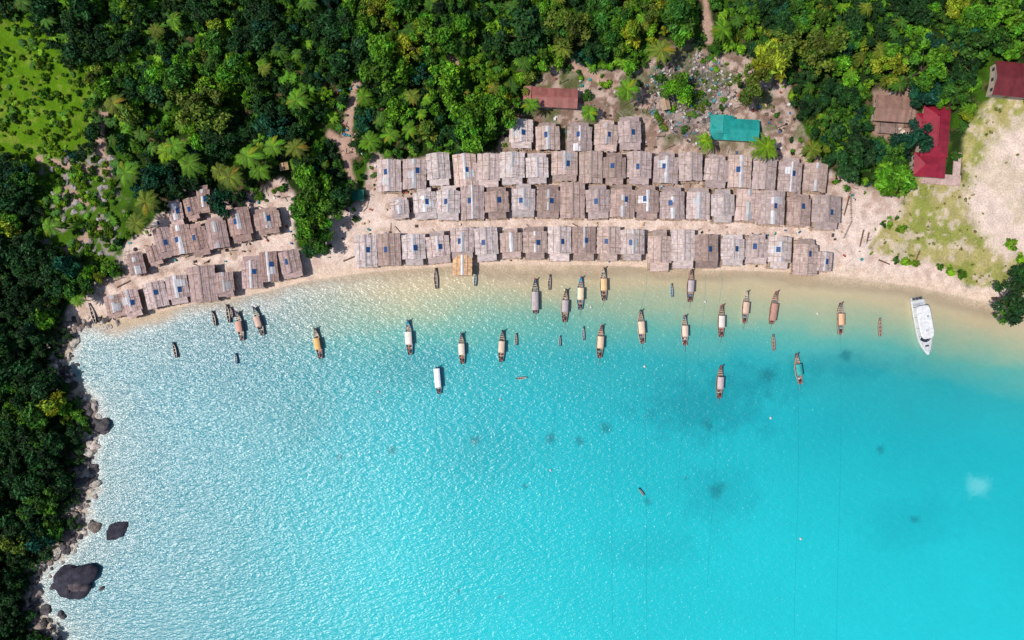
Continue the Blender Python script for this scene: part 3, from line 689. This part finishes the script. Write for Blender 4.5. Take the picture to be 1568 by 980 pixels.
def boat(kind, bow, stern, outer, can=None, inner=(165, 140, 128), rim=None, cpos=(.28, .66)):
    bx, by = bow; sx, sy = stern; cx, cy = (bx+sx)/2, (by+sy)/2
    dx, dy = (bx-sx)*S, -(by-sy)*S; L = math.hypot(dx, dy); rz = math.atan2(dy, dx)-math.pi/2
    X_, Y_ = (cx-784)*S*.996, (490-cy)*S*.996
    O = alb(*outer); I = alb(*inner); Rm = alb(*(rim or (205, 195, 185)))
    big = kind == 'longtail_boat'; W = (L*.22 if big else L*.19)
    if big: W = max(W, 2.1)
    e = empty(kind, (X_, Y_, .12), rz+random.uniform(-.03, .03))
    mb = MB(); rows = hull(mb, L, W, O, I, Rm, .2, 1.3 if big else .5)
    for t in ([.1, .2, .74, .8, .86] if big else [.2, .4, .6, .8]):
        y_ = -L/2+L*t; r = rows[int(t*16)]; mb.box((0, y_, .55 if t < .7 else .62+(.25 if big else 0)), (r[2][0]*1.85, .28 if big else .2, .06), jit(alb(196, 174, 150), .2))
    if big:
        yb = L/2; mb.beam((0, yb-.5, 1.55), (0, yb+.25, 2.5), .28, O, 0, 5, .12)
        mb.beam((0, yb-.15, 1.9), (0, yb+.1, 2.2), .4, alb(random.choice([200, 60, 220]), 60, random.choice([60, 150, 90])), 0, 6)
        for k in range(3):
            t = .88+k*.035; r = rows[min(15, int(t*16))]; mb.box((0, -L/2+L*t, r[2][2]-.02), (max(.1, r[2][0]*1.5), .3, .05), jit(O, .1))
    mb.obj('hull', [M_paint], e)
    if big:
        mb = MB(); y0 = -L/2+L*.03; mb.box((0, y0+.7, 1.05), (.55, 1.0, .5), alb(60, 60, 62)); mb.box((0, y0+.4, 1.38), (.35, .4, .18), alb(170, 60, 40))
        mb.beam((0, y0+.3, 1.0), (random.uniform(-.4, .4), -L/2-2.0, -.05), .09, alb(150, 150, 150), 0, 5); mb.beam((0, y0+1.0, 1.2), (.35, y0+2.0, 1.5), .06, alb(90, 90, 90), 0, 4)
        mb.obj('tail_engine', [M_metal], e)
        if can:
            mb = MB(); ya = -L/2+L*cpos[0]; yb_ = -L/2+L*cpos[1]; cw_ = W*.86; cc = alb(*can, .9); nseg = 5; ns = 6
            for k in range(nseg):
                a0 = ya+(yb_-ya)*k/nseg; a1 = ya+(yb_-ya)*(k+1)/nseg
                for q in range(ns):
                    u0 = -1+2*q/ns; u1 = -1+2*(q+1)/ns; zz = lambda u: 2.15-.38*u*u; sag = lambda k_: -.04 if k_ % 2 else 0
                    mb.face([(u0*cw_/2, a0, zz(u0)+sag(k)), (u1*cw_/2, a0, zz(u1)+sag(k)), (u1*cw_/2, a1, zz(u1)+sag(k+1)), (u0*cw_/2, a1, zz(u0)+sag(k+1))], jit(cc, .06))
            for a0 in (ya, yb_): mb.beam((-cw_/2, a0, 1.77), (cw_/2, a0, 1.79), .07, np.array(cc)*.6, 0, 4)
            mb.obj('canopy', [M_cloth], e)
            mb = MB()
            for a0 in (ya+.1, (ya+yb_)/2, yb_-.1):
                for sg in (-1, 1): mb.beam((sg*cw_/2*.96, a0, .4), (sg*cw_/2*.96, a0, 1.78), .07, alb(150, 120, 90), 0, 4)
            mb.obj('canopy_posts', [M_wood], e)
        mb = MB()
        for k in range(5): mb.box((random.uniform(-.35, .35), random.uniform(L*.2, L*.32) if k < 3 else random.uniform(-L*.32, -L*.25), .55), (random.uniform(.3, .6), random.uniform(.3, .6), .35), jit(alb(*random.choice([(210, 90, 60), (60, 110, 170), (220, 220, 215), (60, 60, 60), (40, 150, 150)]))), 0, random.random())
        mb.obj('cargo', [M_paint], e)
    return e
tan = (232, 192, 142); wht = (225, 225, 225); gry = (186, 172, 172); brn = (128, 90, 80); blu = (40, 130, 190); sky_ = (60, 165, 205); cream = (222, 204, 176); dark = (84, 68, 76)
B = [((818, 427), (820, 480), dark, gry), ((866, 443), (864, 493), brn, gry), ((889, 424), (888, 474), sky_, (235, 215, 180)), ((923, 410), (925, 460), cream, tan), ((1058, 413), (1056, 462), dark, gry),
     ((1143, 446), (1139, 495), cream, (210, 180, 160)), ((1188, 446), (1181, 496), brn, (185, 140, 125)), ((1287, 464), (1286, 512), dark, (228, 178, 140)), ((1105, 467), (1103, 516), brn, (225, 212, 202)),
     ((1047, 483), (1049, 529), (60, 90, 120), (228, 202, 182)), ((980, 475), (983, 526), brn, (232, 202, 175)), ((920, 498), (918, 548), brn, (226, 198, 168)), ((1218, 542), (1226, 588), (95, 80, 70), (60, 165, 160)),
     ((1103, 560), (1101, 610), (110, 80, 85), (195, 178, 178)), ((624, 490), (628, 543), sky_, (240, 228, 215)), ((706, 510), (708, 557), (95, 75, 80), (238, 218, 198)), ((769, 506), (767, 554), brn, (222, 198, 175)),
     ((669, 562), (672, 603), sky_, (250, 250, 250)), ((482, 502), (491, 549), (150, 150, 130), (234, 185, 120)), ((363, 477), (371, 521), (140, 90, 85), (215, 165, 148)), ((389, 470), (402, 513), (85, 70, 80), (214, 178, 162))]
for i, (b0, s0, oc, cc) in enumerate(B):
    boat('longtail_boat', b0, s0, oc, cc, cpos=(.25, .95) if i == 17 else ((.1, .62) if i in (6, 0) else (.3, .66)), rim=(70, 175, 205) if oc == sky_ else random.choice([(215, 202, 192), (170, 140, 130), (120, 160, 160)]))
for (b0, s0, oc) in [((841, 420), (841, 444), brn), ((1028, 434), (1029, 455), sky_), ((1348, 487), (1348, 515), (150, 120, 105)), ((1184, 512), (1185, 537), brn), ((790, 510), (790, 529), (190, 90, 80)), ((857, 514), (857, 530), sky_),
    ((893, 500), (893, 521), sky_), ((264, 524), (270, 548), (110, 85, 80)), ((324, 476), (330, 499), dark), ((346, 466), (351, 494), (130, 95, 85)), ((360, 541), (362, 557), sky_), ((666, 410), (668, 442), (150, 122, 100)), ((728, 416), (727, 438), sky_),
    ((136, 464), (146, 494), (120, 92, 84)), ((808, 578), (790, 580), (130, 190, 210)), ((978, 748), (986, 759), (60, 110, 100)), ((148, 425), (143, 450), (110, 90, 85)), ((352, 470), (356, 486), brn)]:
    boat('canoe', b0, s0, oc, inner=(90, 175, 200) if oc == sky_ else (150, 122, 108))

def speedboat():
    bx, by, sx, sy = 1420, 543, 1405, 460
    dx, dy = (bx-sx)*S, -(by-sy)*S; L = math.hypot(dx, dy); rz = math.atan2(dy, dx)-math.pi/2; X_, Y_ = ((bx+sx)/2-784)*S, (490-(by+sy)/2)*S
    e = empty('speedboat', (X_*.995, Y_*.995, .1), rz); W = 4.5; wh = alb(245, 245, 245); mb = MB(); n = 18; rows = []
    for i in range(n+1):
        t = i/n; y = -L/2+L*t; w = W/2*(.94+.06*math.sin(math.pi*t) if t < .55 else max(.02, (1-((t-.55)/.45)**2.3))); sh = 1.15+.5*t*t
        rows.append([(0, y, -.3+max(0, t-.8)*4), (w*.85, y, .1+max(0, t-.8)*3), (w, y, sh), (w*.93, y, sh+.06), (w*.9, y, sh-.25 if t < .62 else sh+.05), (0, y, sh-.25 if t < .62 else sh+.16)])
    cols = [alb(40, 50, 80), wh, wh, alb(190, 195, 200), alb(225, 228, 230)]
    for i in range(n):
        for j in range(5):
            for sg in (1, -1):
                q = [(sg*a, b_, c_) for a, b_, c_ in (rows[i][j], rows[i+1][j], rows[i+1][j+1], rows[i][j+1])]; mb.face(q if sg > 0 else q[::-1], cols[j])
    r = rows[0]
    for sg in (1, -1): mb.face([(sg*a, b_, c_) for a, b_, c_ in (r[0], r[1], r[2], r[4], r[5])], wh)
    mb.box((0, -L/2-.5, .45), (W*.8, 1.0, .15), alb(215, 215, 215)); mb.obj('hull', [M_paint], e)
    mb = MB(); ya, yb_ = -L*.40, L*.20; pts = []; m_ = 24
    for k in range(m_*2):
        a = 2*math.pi*k/(m_*2); ca, sa = math.cos(a), math.sin(a); p = .35
        x_ = (W*.47)*(abs(ca)**p)*(1 if ca > 0 else -1); y_ = (ya+yb_)/2+(yb_-ya)/2*(abs(sa)**p)*(1 if sa > 0 else -1); pts.append((x_*(1-.12*max(0, sa)), y_))
    mb.face([(a, b_, 3.05) for a, b_ in pts], wh)
    ins = [(a*.9, (b_-(ya+yb_)/2)*.96+(ya+yb_)/2) for a, b_ in pts]
    mb.face([(a, b_, 3.14) for a, b_ in ins], wh*1.0)
    for k in range(len(pts)):
        a, b_ = pts[k], pts[(k+1) % len(pts)]; c_, d_ = ins[k], ins[(k+1) % len(pts)]
        mb.face([(a[0], a[1], 2.9), (b_[0], b_[1], 2.9), (b_[0], b_[1], 3.05), (a[0], a[1], 3.05)], wh*.9); mb.face([(a[0], a[1], 3.052), (b_[0], b_[1], 3.052), (d_[0], d_[1], 3.14), (c_[0], c_[1], 3.14)], wh*.93)
    mb.box((0, L*.05, 3.25), (.9, .7, .2), alb(205, 208, 212)); mb.box((-.9, -L*.2, 3.2), (.5, .5, .12), alb(150, 155, 160))
    mb.obj('hardtop', [M_paint], e)
    mb = MB()
    for sg in (-1, 1):
        for t in (-.38, -.2, 0, .15): mb.beam((sg*W*.43, L*t, 1.1), (sg*W*.43, L*t, 2.92), .1, alb(210, 210, 210))
    mb.obj('roof_posts', [M_metal], e)
    mb = MB()
    for k in range(6):
        a0 = -1+2*k/6; a1 = -1+2*(k+1)/6; yf = lambda u: L*.27-1.1*u*u
        mb.face([(a0*W*.40, yf(a0), 1.6), (a1*W*.40, yf(a1), 1.6), (a1*W*.38, yf(a1)-.9, 2.75), (a0*W*.38, yf(a0)-.9, 2.75)], alb(40, 50, 62))
    for k in range(2): mb.box((0, L*.335+k*.95, 1.62), (1.1-.3*k, .55, .08), alb(55, 62, 72))
    mb.obj('windscreen', [M_panel], e)
    mb = MB()
    for k in (-1, 0, 1): mb.box((k*1.05, -L/2-.55, .95), (.5, .75, .8), alb(60, 62, 68), top=alb(90, 92, 98)); mb.box((k*1.05, -L/2-.6, .1), (.2, .4, .9), alb(70, 70, 72))
    mb.obj('outboard_motors', [M_paint], e)
    mb = MB()
    for sg in (-1, 1):
        for i in range(11, 17):
            a, b_ = rows[i][3], rows[i+1][3]; mb.beam((sg*a[0], a[1], a[2]+.5), (sg*b_[0], b_[1], b_[2]+.5), .06, alb(215, 215, 220), 0, 4); mb.beam((sg*a[0], a[1], a[2]), (sg*a[0], a[1], a[2]+.5), .05, alb(215, 215, 220), 0, 4)
    for k in range(4): mb.box((0, -L*.44+k*.35, 1.15), (W*.7, .25, .3), alb(200, 205, 210))
    mb.obj('rails_and_benches', [M_paint], e)
speedboat()

# mooring lines and buoys
mb = MB(); rc = alb(22, 150, 160)
for (x0, y0, x1, y1) in [(984, 528, 993, 980), (735, 585, 722, 760), (850, 600, 838, 800), (1222, 590, 1218, 975), (932, 550, 940, 960), (1098, 612, 1085, 900), (1287, 514, 1283, 980), (670, 605, 655, 800), (1080, 420, 1070, 560), (990, 420, 984, 475), (870, 495, 830, 760), (1104, 414, 1104, 467), (1050, 530, 1040, 760)]:
    n = 10; pr = None
    for k in range(n+1):
        t = k/n; p = ((x0+(x1-x0)*t+2*math.sin(t*5)-784)*S, (490-y0-(y1-y0)*t)*S, .02)
        if pr: mb.face([(pr[0]-.03, pr[1], .02), (pr[0]+.03, pr[1], .02), (p[0]+.03, p[1], .02), (p[0]-.03, p[1], .02)], rc)
        pr = p
mb.obj('mooring_line', [M_wood])
for (x, y) in [(987, 561), (700, 470), (1080, 462), (843, 720), (580, 600), (1252, 480), (1226, 825), (905, 470), (1180, 640), (766, 612)]:
    mb = MB(); 
    for k in range(5):
        z0 = -.3+k*.14; r0 = .34*math.sin(math.pi*(k+.4)/5.6)+.05; r1 = .34*math.sin(math.pi*(k+1.4)/5.6)+.02
        for q in range(8):
            a0, a1 = q*math.pi/4, (q+1)*math.pi/4; mb.face([(r0*math.cos(a0), r0*math.sin(a0), z0), (r0*math.cos(a1), r0*math.sin(a1), z0), (r1*math.cos(a1), r1*math.sin(a1), z0+.14), (r1*math.cos(a0), r1*math.sin(a0), z0+.14)], alb(235, 225, 220))
    mb.beam((0, 0, .35), (0, 0, .6), .08, alb(60, 60, 60)); o = mb.obj('mooring_buoy', [M_paint]); o.location = ((x-784)*S, (490-y)*S, .05)

# ------------------------------------------------------------ light, sky, camera
sd = Vector((-128, -28, 209)).normalized()
w = bpy.data.worlds.new('World'); scene.world = w; w.use_nodes = True; nt = w.node_tree
sk = nt.nodes.new('ShaderNodeTexSky'); sk.sky_type = 'NISHITA'; sk.sun_disc = False
sk.sun_elevation = math.asin(sd.z); sk.sun_rotation = math.atan2(sd.x, sd.y)
bg = nt.nodes['Background']; bg.inputs[1].default_value = .11; nt.links.new(sk.outputs[0], bg.inputs[0])
sun = bpy.data.lights.new('sun', 'SUN'); sun.energy = 4.05; sun.angle = math.radians(.7); sun.color = (1, .955, .89)
so = bpy.data.objects.new('sun', sun); so.rotation_euler = sd.to_track_quat('Z', 'Y').to_euler(); so.location = (0, 0, 100); COL.objects.link(so)
cam = bpy.data.cameras.new('camera'); cam.lens = 24; cam.sensor_width = 36; cam.clip_end = 12000
co = bpy.data.objects.new('camera', cam); co.location = (0, 0, H); COL.objects.link(co); scene.camera = co
scene.view_settings.view_transform = 'Standard'; scene.view_settings.look = 'None'; scene.view_settings.exposure = 0
